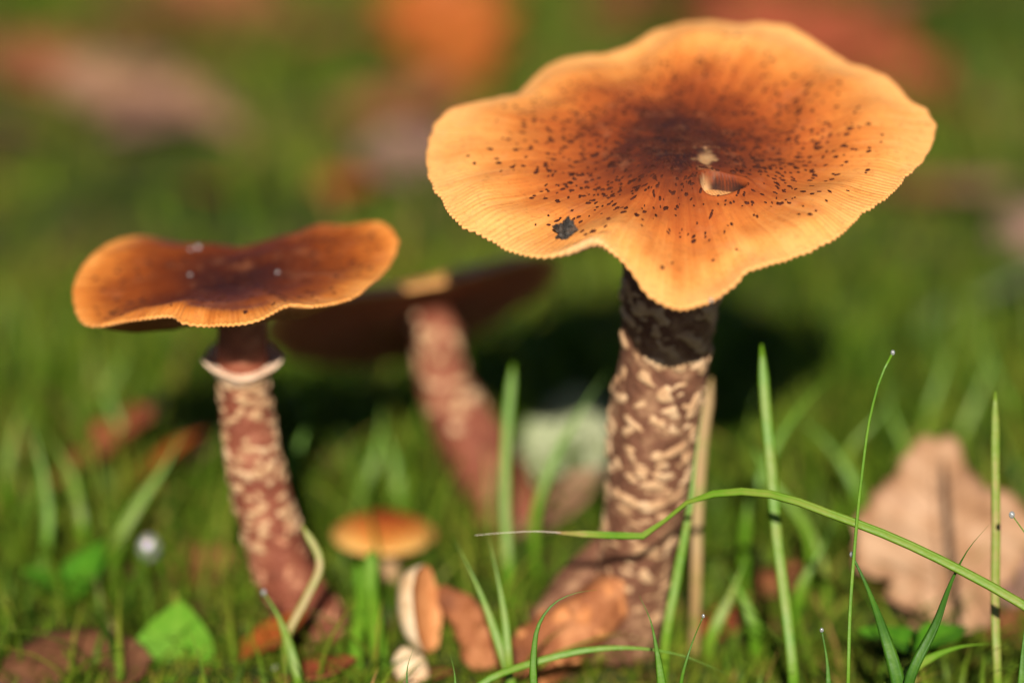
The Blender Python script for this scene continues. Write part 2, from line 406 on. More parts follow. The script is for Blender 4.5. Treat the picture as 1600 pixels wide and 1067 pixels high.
            F += [(b+i, b+(i+1) % 6, b+6+(i+1) % 6, b+6+i) for i in range(6)]+[(b+6+i, b+6+(i+1) % 6, b+12) for i in range(6)]
            c += 1
        return tag(mk('scales', np.array(V), F, mat, parent, base), kind='stuff')

# ------------------------------------------------------------------ mushroom 1: the big one
rim_big = [(672,215),(680,193),(704,169),(747,159),(812,145),(839,116),(866,97),(909,86),(941,85),(989,70),(1016,51),(1059,37),(1108,32),
 (1156,39),(1188,35),(1237,42),(1269,62),(1323,97),(1376,114),(1398,129),(1419,156),(1446,169),(1462,196),(1446,242),(1414,274),(1382,309),
 (1344,333),(1312,366),(1247,398),(1194,414),(1161,424),(1156,438),(1124,462),(1075,481),(1038,476),(1006,454),(989,425),(976,411),(960,396),
 (941,384),(920,384),(898,394),(877,399),(839,400),(796,390),(758,368),(726,355),(699,328),(694,314),(678,293),(668,258)]
base_big = ground(985, 1003); base_big = np.array([base_big[0], .7, gz(base_big[0], .7)])
TIL = math.radians(15); nb = unit((-.03, -math.sin(TIL), math.cos(TIL)))
yb = -0.1
rb = ray(1065, 235); c_big = CAM+rb*((yb-CAM[1])/rb[1])
ppit = on_plane(1127, 302, c_big, nb); pscar = on_plane(1103, 262, c_big, nb)
capB = Cap(c_big, nb, rim_big, 4.35, .5, prof=lambda q: -.02*(1-q*q)+.07*np.exp(-(q/.2)**2), pit=None)
ax0, ay0 = capB.ab(ppit); sx0, sy0 = capB.ab(pscar)
def pitf(x, y):
    wob = 1+.10*np.sin(np.arctan2(y-ay0, x-ax0)*3+1)
    d = np.hypot((x-ax0)/.40, (y-ay0)/.36)/wob
    z = -.55*(1-ss(.74, 1.0, d))+.04*np.exp(-((d-1.1)/.15)**2)
    d2 = np.hypot((x-sx0-.10*(y-sy0))/.17, (y-sy0)/.40)*(1+.25*np.sin(y*14+1)+.15*np.sin(x*31+y*9)+.12*np.sin(y*41))
    z = z-.05*(1-ss(.5, 1.0, d2))
    ur = ((x-ax0)/.40*.55+(y-ay0)/.36*.85)  # upper right wall loses its pale flesh: overhang shadow put into the colour
    return z, np.maximum((1-ss(.86, .98, d))*(1-.97*ss(.30, .58, ur)), .62*(1-ss(.15, 1.15, d2)))
capB.pit = pitf
na0 = math.atan2(*reversed(capB.ab(on_plane(958, 396, c_big, nb)))); 
def notchB(a): return np.exp(-((a-na0+.09)/.09)**2)
mB = empty('mushroom', base_big, 'tall mushroom with the widest orange cap, dark speckles and a torn hole', 'mushroom')
capB.notch = notchB
capB.build(mB, base_big, M['cap'], M['gill'], 170, notchB)
avoidB = lambda x, y: math.hypot((x-ax0)/.42, (y-ay0)/.38) < 1 or math.hypot((x-sx0)/.2, (y-sy0)/.4) < 1
capB.scales(mB, base_big, 900, lambda r: float(np.clip(r.normal(.48, .18), .08, .84)), .045, .13, M['scale'], 11, avoidB)
capB.scales(mB, base_big, 800, lambda r: float(abs(r.normal(0, .27))+.03) % .72, .03, .085, M['scale'], 12, avoidB)
def stem_path(pix, y_top, y_base):
    ys = np.linspace(y_top, y_base, len(pix)); out = []
    for (px, py), yy in zip(pix, ys):
        r = ray(px, py); out.append(CAM+r*((yy-CAM[1])/r[1]))
    return out
pB = stem_path([(1048, 480), (1040, 540), (1024, 640), (1014, 740), (1004, 830), (988, 920), (968, 1000)], -.05, .7)
top_in = c_big-.45*nb; pB = [top_in]+pB; pB.append(pB[-1]+np.array([-.1, 0, -.6]))
tB = Tube(pB, [.95, .84, .80, .79, .78, .70, .68, .80, .8], 110, 48, .055, 21)
V, F = tB.mesh(); stB = mk('stem', V, F, M['stem'], mB, base_big)
veil_patches(tB, stB, base_big, 190, .20, .86, .07, .22, M['veil'], 5, lambda t: 1.0 if t < .68 else .55)
veil_patches(tB, stB, base_big, 150, .20, .9, .035, .075, M['veil'], 25)
def lobe(pix, D, rad, name, parent, base, mat, seed):
    t = Tube([at(x, y, d) for (x, y), d in zip(pix, D)], rad, 60, 36, .12, seed, 4.5); V, F = t.mesh(); return mk(name, V, F, mat, parent, base), t
_, tq = lobe([(1000, 790), (952, 858), (900, 918), (858, 975), (828, 1040)], [52.3, 52.5, 52.4, 52.3, 52.3], [.22, .36, .42, .42, .40], 'stem_lobe', mB, base_big, M['stem'], 31)
lb2, tq = lobe([(1000, 880), (955, 930), (903, 978), (850, 1020), (800, 1065)], [51.9, 51.7, 51.5, 51.5, 51.6], [.30, .46, .56, .56, .46], 'stem_lobe', mB, base_big, M['lobe'], 32)
veil_patches(tq, lb2, base_big, 26, .1, .95, .08, .2, M['lobe_light'], 15)

# ------------------------------------------------------------------ mushroom 2: the darker one with the collar
rim_left = [(114,451),(121,429),(140,402),(166,384),(204,372),(241,365),(275,367),(312,372),(350,378),(380,387),(399,387),(429,380),(474,365),
 (511,359),(549,354),(594,348),(612,357),(622,372),(612,406),(601,421),(575,444),(556,461),(511,474),(485,477),(455,474),(436,481),(410,496),
 (380,504),(342,506),(312,507),(282,502),(271,492),(230,495),(189,500),(155,507),(132,504),(121,491),(116,474)]
y2 = 0.7
nl = unit((-.10, .0, 1.0)); rl = ray(368, 438); c_left = CAM+rl*((y2-CAM[1])/rl[1])
base_left = ground(492, 985)
pL = [at(x, y, d) for (x, y), d in zip([(378, 512), (379, 560), (383, 620), (397, 710), (416, 800), (443, 890), (478, 955), (500, 1000)], np.linspace(50.9, 53.4, 8))]
base_left = np.array([pL[-1][0], pL[-1][1], gz(pL[-1][0], pL[-1][1])])
capL = Cap(c_left, nl, rim_left, 2.7, .30, prof=lambda q: -.10*(1-q*q)-.08*np.exp(-(q/.3)**2), NA=1080, NR=64, nstri=170, stri=.010, hsm=6, wave=.09, seed=8, hmax=.6, back=.20)
mL = empty('mushroom', base_left, 'slender mushroom with dark brown wavy cap and pale collar on its stem', 'mushroom')
capL.build(mL, base_left, M['cap_dark'], M['gill'], 120)
capL.scales(mL, base_left, 210, lambda r: float(np.clip(r.normal(.62, .2), .05, .88)), .05, .13, M['scale'], 13)
pL = [c_left-.30*nl]+pL
pL.append(pL[-1]+np.array([.15, .05, -.7]))
tL = Tube(pL, [.50, .44, .46, .46, .50, .53, .56, .60, .68, .7], 100, 40, .06, 22)
V, F = tL.mesh(); stL = mk('stem', V, F, M['stem_red'], mL, base_left)
veil_patches(tL, stL, base_left, 110, .21, .62, .075, .18, M['veil'], 6)
veil_patches(tL, stL, base_left, 70, .56, .90, .05, .11, M['stem_red_light'], 9)
# collar
tr = .172; av = np.linspace(0, 2*math.pi, 96, endpoint=False); rows = []
wv = .5+.5*np.sin(av*3+.6)+.25*np.sin(av*7+1)
for (dr, dz) in ((-.06, -.32), (.02, -.31), (.06, -.22), (.13, -.10), (.22, .03), (.25, .07), (.235, .095), (.14, .0), (-.06, -.04)):
    k_ = max(0, dr)/.25
    t_ = tr-(dz+.10*wv*k_-.07*k_)/tL.len
    rows.append(tL.surf(t_, av, dr+.03*wv*k_))
nr = len(rows); ix = np.arange(nr*96).reshape(nr, 96); jx = np.roll(ix, -1, 1)
mk('collar', np.concatenate(rows), np.stack([ix[:-1], jx[:-1], jx[1:], ix[1:]], -1).reshape(-1, 4), M['ring'], mL, base_left)

# ------------------------------------------------------------------ mushroom 3: leaning behind, underside towards us
base_rear = ground(815, 825)
nr3 = unit((-.26, .56, .80)); c_rear = at(655, 484, 58.6)
rim_rear = [(412,515),(425,490),(470,472),(540,462),(620,453),(700,440),(780,418),(840,400),(868,402),(866,428),(835,462),(790,492),(745,520),(690,545),(630,562),(560,572),(490,566),(435,545)]
capR = Cap(c_rear, nr3, rim_rear, 2.9, .8, prof=lambda q: .25*(1-q*q), NA=420, NR=36, nstri=90, stri=.008, hsm=6, wave=.05, seed=9)
mR = empty('mushroom', base_rear, 'blurred mushroom leaning back behind the slender one, showing its brown underside', 'mushroom')
capR.build(mR, base_rear, M['cap_red'], M['gill_red'], 90)
pR = [c_rear-.3*nr3]+[at(x, y, d) for (x, y), d in zip([(682, 520), (690, 590), (722, 660), (762, 730), (798, 800)], np.linspace(58.0, 58.5, 5))]
pR.append(base_rear+np.array([.1, 0, -.6]))
tR = Tube(pR, [.55, .46, .50, .66, .74, .72, .7], 60, 32, .06, 23)
V, F = tR.mesh(); stR = mk('stem', V, F, M['stem_red'], mR, base_rear)
veil_patches(tR, stR, base_rear, 30, .06, .45, .10, .19, M['veil'], 7)

# ------------------------------------------------------------------ mushroom 4: small button
base_sm = ground(608, 915)
Dn = 55.8; c_sm = at(600, 834, Dn)
th = np.linspace(0, 2*math.pi, 24, endpoint=False)
class _R: pass
rim_sm = []
for t_ in th:
    P = c_sm+np.array([1.02*math.cos(t_)*(1+.03*math.sin(3*t_)), 1.0*math.sin(t_), 0])
    d = P-CAM; D_ = np.dot(d, FWD); rim_sm.append((800+d[0]/D_*LENS/SENSOR*1600, 533.5-np.dot(d, UPV)/D_*LENS/SENSOR*1600))
capS = Cap(c_sm, unit((.05, 0, 1)), rim_sm, 1.02, 50.0, prof=lambda q: .42*(1-q**1.8), NA=360, NR=40, nstri=60, stri=.004, lip=.02, wave=.01, seed=4)
capS.thick = lambda q: .06+.42*(1-q**1.8)*.5
mS = empty('mushroom', base_sm, 'tiny button mushroom with domed orange cap half hidden in grass', 'mushroom')
capS.build(mS, base_sm, M['cap_small'], M['gill_pale'], 60)
tS = Tube([c_sm+np.array([0, 0, .15]), c_sm+np.array([.05, 0, -.4]), base_sm+np.array([0, 0, .2]), base_sm+np.array([0, 0, -.4])], [.24, .20, .22, .26], 24, 20, .05, 24)
V, F = tS.mesh(); mk('stem', V, F, M['veil'], mS, base_sm)

# ------------------------------------------------------------------ torn cap piece on the ground: pillow solids from traced outlines
def pillow(name, outline, c_px, D, n, thick, mat, parent=None, base=(0, 0, 0), NA=48, NR=7, bend=0.0, rough=.0, seed=0):
    n = unit(n); c = at(*c_px, D); e1 = unit(np.array([1.0, 0, 0])-n[0]*n); e2 = np.cross(n, e1)
    A, R = [], []
    for p in outline:
        d = on_plane(*p, c, n)-c; a, b = np.dot(d, e1), np.dot(d, e2); A.append(math.atan2(b, a)); R.append(math.hypot(a, b))
    o = np.argsort(A); A = np.array(A)[o]; R = np.array(R)[o]
    av = np.linspace(-math.pi, math.pi, NA, endpoint=False); rv = np.interp(av, np.r_[A-2*math.pi, A, A+2*math.pi], np.r_[R, R, R])
    V, F = [], []
    qs = list(np.sin(np.linspace(.05, 1, NR)*math.pi/2)); allq = [(q, 1) for q in qs]+[(q, -1) for q in qs[::-1][1:]]
    for q, sg in allq:
        x = rv*q*np.cos(av); y = rv*q*np.sin(av); z = sg*thick*math.sqrt(max(0, 1-q*q))+bend*(x*x+.5*y*y)+rough*wav(x, y, seed, 6/max(.3, rv.mean()))
        V.append(c+x[:, None]*e1+y[:, None]*e2+z[:, None]*n)
    m = len(allq); ix = np.arange(m*NA).reshape(m, NA); jx = np.roll(ix, -1, 1)
    F = [tuple(f) for f in np.stack([ix[:-1], jx[:-1], jx[1:], ix[1:]], -1).reshape(-1, 4)]+[tuple(ix[0][::-1]), tuple(ix[-1])]
    return mk(name, np.concatenate(V), F, mat, parent, base)
rd0 = math.radians
base_pc = ground(690, 1040)
pc = empty('mushroom_fragment', base_pc, 'torn piece of mushroom cap with white flesh lying in the moss', 'mushroom piece')
def torn_dome(c, rad, nc, cut, dish, tilt):
    """a rounded lump of cap flesh, one side torn off in a shallow dish; returns the smooth side and the torn side"""
    m, n = 36, 22; ph, te = np.meshgrid(np.linspace(0, 2*math.pi, m, endpoint=False), np.linspace(.02, math.pi-.02, n), indexing='xy')
    D = np.stack([np.sin(te)*np.cos(ph), np.sin(te)*np.sin(ph), np.cos(te)], -1).reshape(-1, 3)
    nc = unit(nc); dt = D @ nc; over = np.clip(dt-cut, 0, None); D2 = D-nc*(over*(1+dish))[:, None]
    D2 = D2*(1+.07*wav(D[:, 0]*2+D[:, 2], D[:, 1]*2, 77, 2.0))[:, None]
    R = np.array(Matrix.Rotation(tilt, 3, 'Y')); V = (D2*np.asarray(rad)) @ R.T+c
    ix = np.arange(n*m).reshape(n, m); jx = np.roll(ix, -1, 1); F = np.stack([ix[:-1], ix[1:], jx[1:], jx[:-1]], -1).reshape(-1, 4)
    side = dt[F].mean(1) > cut; return V, F[~side], F[side]
cfr = at(664, 952, 51.6); V, Fa, Fb = torn_dome(cfr, (.50, .55, .86), (.86, -.42, -.05), .10, .55, rd0(-10))
mk('flesh', V, Fa, M['flesh'], pc, base_pc); mk('torn_side', V, Fb, M['lobe_light'], pc, base_pc)
pillow('skin', [(690,912),(715,922),(742,935),(757,970),(772,1010),(778,1040),(745,1048),(722,1030),(722,1005),(708,975),(688,945)], (738, 985), 51.5, (-.4, -.8, .5), .16, M['lobe'], pc, base_pc, bend=.2, rough=.04, seed=4)
pillow('flesh', [(628,1010),(650,1018),(668,1040),(664,1070),(640,1078),(622,1060)], (645, 1042), 50.9, (.1, -.8, .5), .2, M['flesh'], pc, base_pc, rough=.03, seed=5)

# ------------------------------------------------------------------ crumb of bark on the big cap, dew
def lump(name, c, r, mat, seed, label, cat, sub=3, amp=.35, flat=(1, 1, 1), group=None):
    bm = bmesh.new(); bmesh.ops.create_icosphere(bm, subdivisions=sub, radius=1)
    for v in bm.verts:
        f = 1+amp*mnoise.noise(v.co*1.6+Vector((seed, 0, 0)))+amp*.6*mnoise.noise(v.co*4+Vector((0, seed, 0)))
        v.co = Vector((v.co.x*f*r*flat[0], v.co.y*f*r*flat[1], v.co.z*f*r*flat[2]))*U
    me = bpy.data.meshes.new(name); bm.to_mesh(me); bm.free(); me.materials.append(mat)
    for p in me.polygons: p.use_smooth = amp < .1
    o = bpy.data.objects.new(name, me); COL.objects.link(o); o.location = Vector(np.asarray(c)*U)
    return tag(o, label, cat, group)
def on_cap(cap, px, py, lift=0.0):
    P = on_plane(px, py, cap.c, cap.n)
    for _ in range(12):
        a, b = cap.ab(P); an = math.atan2(b, a); R = np.interp(an, np.r_[cap.G, math.pi], np.r_[cap.rg, cap.rg[0]])
        T, _, _ = cap.top(np.array([an]), np.array([min(1, math.hypot(a, b)/R)])); h = float(np.dot(T[0]-cap.c, cap.n))
        P = on_plane(px, py, cap.c+h*cap.n, cap.n)
    return P+lift*cap.n
cr = lump('bark_crumb', on_cap(capB, 885, 367, .06), .155, M['crumb'], 3.3, 'dark grey crumb of bark stuck near the rim of the widest cap', 'bark', 4, .9, (1.0, .8, 1.0))
dews = [(on_cap(capL, x, y, .02), r) for x, y, r in ((310, 388, .05), (298, 391, .035), (350, 417, .05), (347, 420, .035), (463, 409, .045), (434, 427, .035), (272, 446, .05), (297, 431, .035), (172, 441, .035))]
for P, r in dews:
    lump('dew_drop', P, r, M['dew'], 1, 'tiny clear dew drop resting on the dark brown wavy cap', 'dew drop', 3, 0, (1, 1, .8), 'dew on the dark brown cap')
lump('dew_drop', on_cap(capB, 1111, 470, .01), .035, M['dew'], 1, 'single dew drop on the front rim of the widest cap', 'dew drop', 3, 0)

# ------------------------------------------------------------------ fallen leaves
def leaf_mesh(kind, L, seed, curl, fold, wav_):
    """a blade grid with the outline of its kind, real thickness; returns mesh arrays (cm, stalk at origin, along +Y)"""
    r = np.random.default_rng(seed); nt_, nu = 34, 11
    t = np.linspace(0, 1, nt_); u = np.linspace(-1, 1, nu)
    if kind == 'oak':
        wd = (.10+.30*np.sin(np.pi*np.clip(t, 0, 1)**1.25)**.8)*(1+.24*np.sin(t*4.2*2*math.pi+r.uniform(-.5, .5)))
    elif kind == 'round':
        wd = .44*np.sin(np.pi*t**.85)**.75
    else:
        wd = .30*np.sin(np.pi*t**.9)**.9
    wd = np.maximum(wd*ss(0, .07, t)*ss(1.0, .93, t), .004)
    T, Uu = np.meshgrid(t, u, indexing='ij'); X = Uu*wd[:, None]*L*(1+.05*r.uniform(-1, 1, (nt_, 1)))
    Y = T*L+abs(Uu)*wd[:, None]*L*.12
    Z = fold*np.abs(X)+curl*(T-.4)**2*L+wav_*L*wav(X/L*6, Y/L*6, seed, 1.3)+wav_*.35*L*np.sin(T*40)*np.abs(Uu)
    V0 = np.stack([X, Y, Z], -1).reshape(-1, 3); th_ = .012
    V = np.concatenate([V0+[0, 0, th_], V0-[0, 0, th_]]); ix = np.arange(nt_*nu).reshape(nt_, nu); n0 = nt_*nu
    F = [(int(ix[i, j]), int(ix[i, j+1]), int(ix[i+1, j+1]), int(ix[i+1, j])) for i in range(nt_-1) for j in range(nu-1)]
    F += [tuple(n0+k for k in f[::-1]) for f in F]
    bd = [ix[0, j] for j in range(nu)]+[ix[i, -1] for i in range(1, nt_)]+[ix[-1, j] for j in range(nu-2, -1, -1)]+[ix[i, 0] for i in range(nt_-2, 0, -1)]
    F += [(int(bd[i]), int(n0+bd[i]), int(n0+bd[(i+1) % len(bd)]), int(bd[(i+1) % len(bd)])) for i in range(len(bd))]
    tint = np.clip(.5+.3*wav(X*2, Y*2, seed+3, 2.0)+.18*np.cos(T*26-np.abs(Uu)*5)**8-.15*(np.abs(Uu) > .8), 0, 1).ravel()
    mid = np.stack([X[:, nu//2], Y[:, nu//2], Z[:, nu//2]], -1)
    return V, F, np.r_[tint, tint], mid, X, Y, Z
_leafcache = {}
def leaf(kind, colour, L, P, az, tilt, label, roll=0.0, seed=0, curl=.25, fold=.25, wav_=.02, group=None, rib=True, lift=.12, name='fallen_leaf'):
    key = (kind, colour, L, seed, curl, fold, wav_)
    if key not in _leafcache:
        V, F, ti, mid, X, Y, Z = leaf_mesh(kind, L, seed, curl, fold, wav_)
        me = mk('blade', V, F, M['leaf_'+colour], None, (0, 0, 0), {'tint': ti}); 
        st = np.vstack([[[0.05*L, -.22*L, .01]], [[0, -.1*L, 0]], mid[::3]])
        rd = np.r_[.014, .014, np.linspace(.013, .003, len(mid[::3]))]*L*.8
        tb = Tube(st+[0, 0, .012], rd, 22, 6, 0); v2, f2 = tb.mesh()
        m2 = mk('midrib', v2, f2, M['rib_'+colour])
        vv, ff = [], []
        nu = X.shape[1]
        for i in range(4, 30, 4):
            for sd in (0, nu-1):
                k2 = min(33, i+3); cs = [nu//2, (nu//2+sd)//2, sd]; pts = []
                for q_, (jj) in enumerate(cs):
                    ii = i+int((k2-i)*q_/2); pts.append([X[ii, jj], Y[ii, jj], Z[ii, jj]+.014])
                tb = Tube(pts, np.array([.006, .005, .002])*L*.8, 6, 4, 0); a_, b_ = tb.mesh(); o_ = len(vv)
                vv += list(a_); ff += [tuple(x+o_ for x in f) for f in b_]
        m3 = mk('veins', np.array(vv), ff, M['rib_'+colour])
        _leafcache[key] = (me.data, m2.data, m3.data)
        for q_ in (me, m2, m3): bpy.data.objects.remove(q_)
    a, b, c = _leafcache[key]
    e = empty(name, np.asarray(P)+[0, 0, lift], label, 'leaf', group)
    e.rotation_mode = 'XYZ'
    R = Matrix.Rotation(az, 3, 'Z') @ Matrix.Rotation(tilt, 3, 'X') @ Matrix.Rotation(roll, 3, 'Y')
    e.rotation_euler = R.to_euler()
    for nm, d in (('blade', a), ('midrib', b), ('veins', c)):
        if nm != 'blade' and not rib: continue
        o = bpy.data.objects.new(nm, d); COL.objects.link(o); o.parent = e
    return e
rd_ = math.radians
# the large tan leaf on the right: traced outline on a plane leaning back from the ground
out_t = [(1475,679),(1439,687),(1408,725),(1382,756),(1357,781),(1341,807),(1336,848),(1341,889),(1358,905),(1395,905),(1380,930),(1408,965),(1434,997),(1455,985),(1470,1003),(1490,985),(1521,992),(1547,976),
 (1560,935),(1572,910),(1593,889),(1613,848),(1608,800),(1585,785),(1572,772),(1545,765),(1531,748),(1512,742),(1505,718),(1495,690)]
n_t = unit((.12, -.62, .77)); g_t = ground(1470, 1010); c_t = on_plane(1465, 845, g_t, n_t)
lt = empty('fallen_leaf', g_t, 'large tan oak leaf leaning upright in the grass beside the long arching blade', 'leaf')
e1 = unit(np.array([1.0, 0, 0])-n_t[0]*n_t); e2 = np.cross(n_t, e1)
A_, R_ = [], []
for p in out_t:
    d = on_plane(*p, c_t, n_t)-c_t; A_.append(math.atan2(np.dot(d, e2), np.dot(d, e1))); R_.append(np.linalg.norm(d))
o_ = np.argsort(A_); A_ = np.array(A_)[o_]; R_ = np.array(R_)[o_]
NA_, NR_ = 160, 26; av = np.linspace(-math.pi, math.pi, NA_, endpoint=False); rv = np.interp(av, np.r_[A_-6.28318, A_, A_+6.28318], np.r_[R_, R_, R_])
rv = rv*(1+.022*np.sin(av*11+1)+.018*np.sin(av*23+2)+.012*np.sin(av*41))
qq, aa = np.meshgrid(np.linspace(.01, 1, NR_), av, indexing='ij'); X = rv*qq*np.cos(aa); Y = rv*qq*np.sin(aa)
mid_dir = unit((.05, 1.0)); across = X*mid_dir[1]-Y*mid_dir[0]
Zt = lambda X, Y: .03*np.abs(X-.05*Y)+.09*wav(X, Y, 41, 1.5)+.06*wav(X, Y, 42, 4.0)+.05*np.clip(np.hypot(X, Y)-1.1, 0, 9)**2
def pt(X, Y, off=0.0): return c_t+X[..., None]*e1+Y[..., None]*e2+(Zt(X, Y)+off)[..., None]*n_t
V = np.concatenate([pt(X, Y, .012).reshape(-1, 3), pt(X[::-1], Y[::-1], -.012).reshape(-1, 3)]); nrr = 2*NR_
ix = np.arange(nrr*NA_).reshape(nrr, NA_); jx = np.roll(ix, -1, 1)
F = np.stack([ix[:-1], jx[:-1], jx[1:], ix[1:]], -1).reshape(-1, 4)
ti = np.clip(.62+.3*wav(X, Y, 43, 2.2)+.2*wav(X, Y, 44, 7)-.45*ss(.86, 1, qq)+.15*np.cos((Y-np.abs(X)*.65)*11)**6, 0, 1); ti = np.concatenate([ti.ravel(), ti[::-1].ravel()])
mk('blade', V, F, M['leaf_tan'], lt, g_t, {'tint': ti})
ys = np.linspace(-1.75, 1.85, 30); tb = Tube(pt(.05*ys, ys, .02), np.linspace(.05, .015, 30), 40, 8, 0); v_, f_ = tb.mesh(); mk('midrib', v_, f_, M['rib_tan'], lt, g_t)
for k in range(5):
    for sd in (-1, 1):
        y0 = -1.2+.55*k; tt = np.linspace(0, 1, 8); x_ = .05*y0+sd*tt*(1.15-.1*k); y_ = y0+tt*.75
        tb = Tube(pt(x_, y_, .012), np.linspace(.024, .008, 8), 12, 6, 0); v_, f_ = tb.mesh(); mk('vein', v_, f_, M['rib_tan'], lt, g_t)

LV = [  # kind, colour, length, image point on the ground, azimuth, tilt, label, extras
 ('oak', 'rust', 5.6, (740, 150), 22, 30, 'bright orange fallen leaf standing in far grass behind the widest cap', {}),
 ('oak', 'pink', 4.6, (290, 195), 75, 12, 'pale tan curled leaf lying far behind the dark wavy cap', {}),
 ('oak', 'pink', 4.2, (375, 225), 60, 15, 'pinkish fallen leaf overlapping the pale tan one far behind', {'wav_': .04}),
 ('oak', 'red', 9.5, (1480, 165), 62, 8, 'long reddish brown leaf lying across the far grass behind the widest cap', {}),
 ('oak', 'brown', 5.0, (120, 170), 40, 12, 'rusty brown leaf in far grass next to the pale tan one', {}),
 ('round', 'mauve', 3.6, (650, 300), 10, 10, 'dull mauve leaf on the ground between the two upright mushrooms', {}),
 ('oak', 'brown', 6.0, (470, 40), 75, 10, 'flat brown oak leaf at the far edge of the clearing', {}),
 ('round', 'brown', 4.6, (540, 215), -50, 10, 'olive brown leaf sunk in the grass left of the mauve leaf', {}),
 ('round', 'pale', 3.0, (875, 800), -12, 38, 'pale grey-green leaf standing upright behind the thick speckled stem', {'fold': .1}),
 ('long', 'pink', 2.6, (790, 850), -58, 22, 'narrow pinkish leaf lying between leaning stem and pale upright leaf', {}),
 ('oak', 'red', 3.2, (70, 795), -65, 26, 'dark red leaf in grass left of the slender mushroom', {}),
 ('round', 'rust', 2.4, (185, 800), -78, 30, 'small orange leaf touching the dark red leaf in the grass', {}),
 ('round', 'pink', 1.6, (285, 765), -85, 40, 'tiny pinkish leaf beside the slender scaly stem', {}),
 ('round', 'dull', 3.0, (-20, 1082), -82, 3, 'broad reddish leaf lying in front of the heart-shaped seedling', {}),
 ('round', 'rust', 1.5, (380, 1035), -55, 20, 'ochre leaf curled against the base of the slender stem', {}),
 ('round', 'red', 1.4, (440, 1066), -75, 6, 'small wine red leaf lying below the ochre curled leaf', {}),
 ('round', 'red', 1.2, (1085, 1000), -70, 16, 'small dark red leaf in moss right of the thick stem', {}),
 ('round', 'mauve', 1.4, (1590, 965), -20, 35, 'pale silvery leaf scrap behind the large tan oak leaf', {}),
 ('long', 'brown', 1.7, (1150, 940), -60, 10, 'narrow brown leaf in moss between thick stem and tan leaf', {}),
 ('round', 'brown', 2.4, (1540, 1010), -75, 4, 'brown leaf lying flat under the large tan oak leaf', {}),
 ('round', 'brown', 1.6, (250, 905), -80, 8, 'dull brown leaf on moss between seedlings and the slender stem', {}),
 ('round', 'brown', 1.3, (600, 1075), -80, 4, 'brown leaf scrap under the torn white mushroom piece', {}),
 ('round', 'mauve', 3.5, (1560, 420), -60, 12, 'greyish leaf in the grass beyond the large tan leaf', {}),
 ('long', 'pale', 4.0, (1480, 500), -110, 25, 'narrow pale green leaf arching in grass beyond the tan leaf', {}),
]
for i, (kd, c_, L, p, az, tl, lb, ex) in enumerate(LV):
    leaf(kd, c_, L, ground(*p), rd_(az), rd_(tl), lb, seed=100+i, roll=rd_(random.uniform(-15, 15)), **{'lift': .3 if p[1] < 820 and p[0] < 320 and p[1] > 700 else .02 if p[1] > 700 else .15, **ex})
i = 0
while i < 90:
    x = rng.uniform(-34, 34); y = rng.uniform(8, 105)
    d = np.array([x, y, 0])-CAM; D_ = np.dot(d, FWD); px = 800+d[0]/D_*4444.4; py = 533.5-np.dot(d, UPV)/D_*4444.4
    if 400 < py: continue
    if abs(px-720) < 170 and py < 220: continue
    v_ = i % 6; c_ = ('brown', 'red', 'mauve', 'pink', 'rust', 'brown')[v_]
    words = {'brown': 'dull brown', 'red': 'dark red', 'mauve': 'greyish mauve', 'pink': 'faded tan', 'rust': 'rusty orange'}[c_]
    leaf(('oak', 'round', 'round', 'round', 'round', 'round')[v_], c_, (4.2, 3.2, 3.2, 2.4, 2.2, 3.4)[v_], (x, y, gz(x, y)), rng.uniform(0, 6.28), rd_(rng.uniform(-5, 22)),
         f'{words} dead leaf lying scattered through the blurred far grass', seed=200+v_, group=f'scattered {words} leaves', rib=False, lift=rng.uniform(.1, .7))
    i += 1

# ------------------------------------------------------------------ grass and moss (uncountable)
def blade_field(name, x, y, h, wd, lean, tint, mat, K, label, cat, curlpow=2.0):
    N = len(x); r = rng; phi = r.uniform(0, 2*math.pi, N); psi = phi+math.pi/2+r.normal(0, .5, N); z0 = gz(x, y)-.15
    V = np.zeros((N, K+1, 2, 3)); 
    for k in range(K+1):
        t = k/K; lz = h*(t-.35*lean*t**2.2); lr = h*lean*t**curlpow
        c = np.stack([x+lr*np.cos(phi), y+lr*np.sin(phi), z0+lz], -1); ww = wd*(1-t**1.7)*.5+.002
        sd = np.stack([np.cos(psi), np.sin(psi), .25*np.sin(phi*3)], -1)*ww[:, None]
        V[:, k, 0] = c-sd; V[:, k, 1] = c+sd
    ix = np.arange(N*(K+1)*2).reshape(N, K+1, 2)
    F = np.stack([ix[:, :-1, 0], ix[:, :-1, 1], ix[:, 1:, 1], ix[:, 1:, 0]], -1).reshape(-1, 4)
    tt = np.repeat(tint, (K+1)*2)+np.tile(np.repeat(np.linspace(-.08, .06, K+1), 2), N)
    return tag(mk(name, V.reshape(-1, 3), F, mat, None, (0, 0, 0), {'tint': np.clip(tt, 0, 1)}), label, cat, kind='stuff')
def scatter(n, y0, y1, spread=.21, pad=6):
    y = rng.uniform(0, 1, n); y = np.sqrt(y0c(y0)**2+(y0c(y1)**2-y0c(y0)**2)*y)-48
    half = (y+48)*spread+pad; return rng.uniform(-1, 1, n)*half, y
def y0c(y): return y+48.0
patch = lambda x, y: .5+.5*wav(x, y, 51, .22)+.25*wav(x, y, 52, .7)
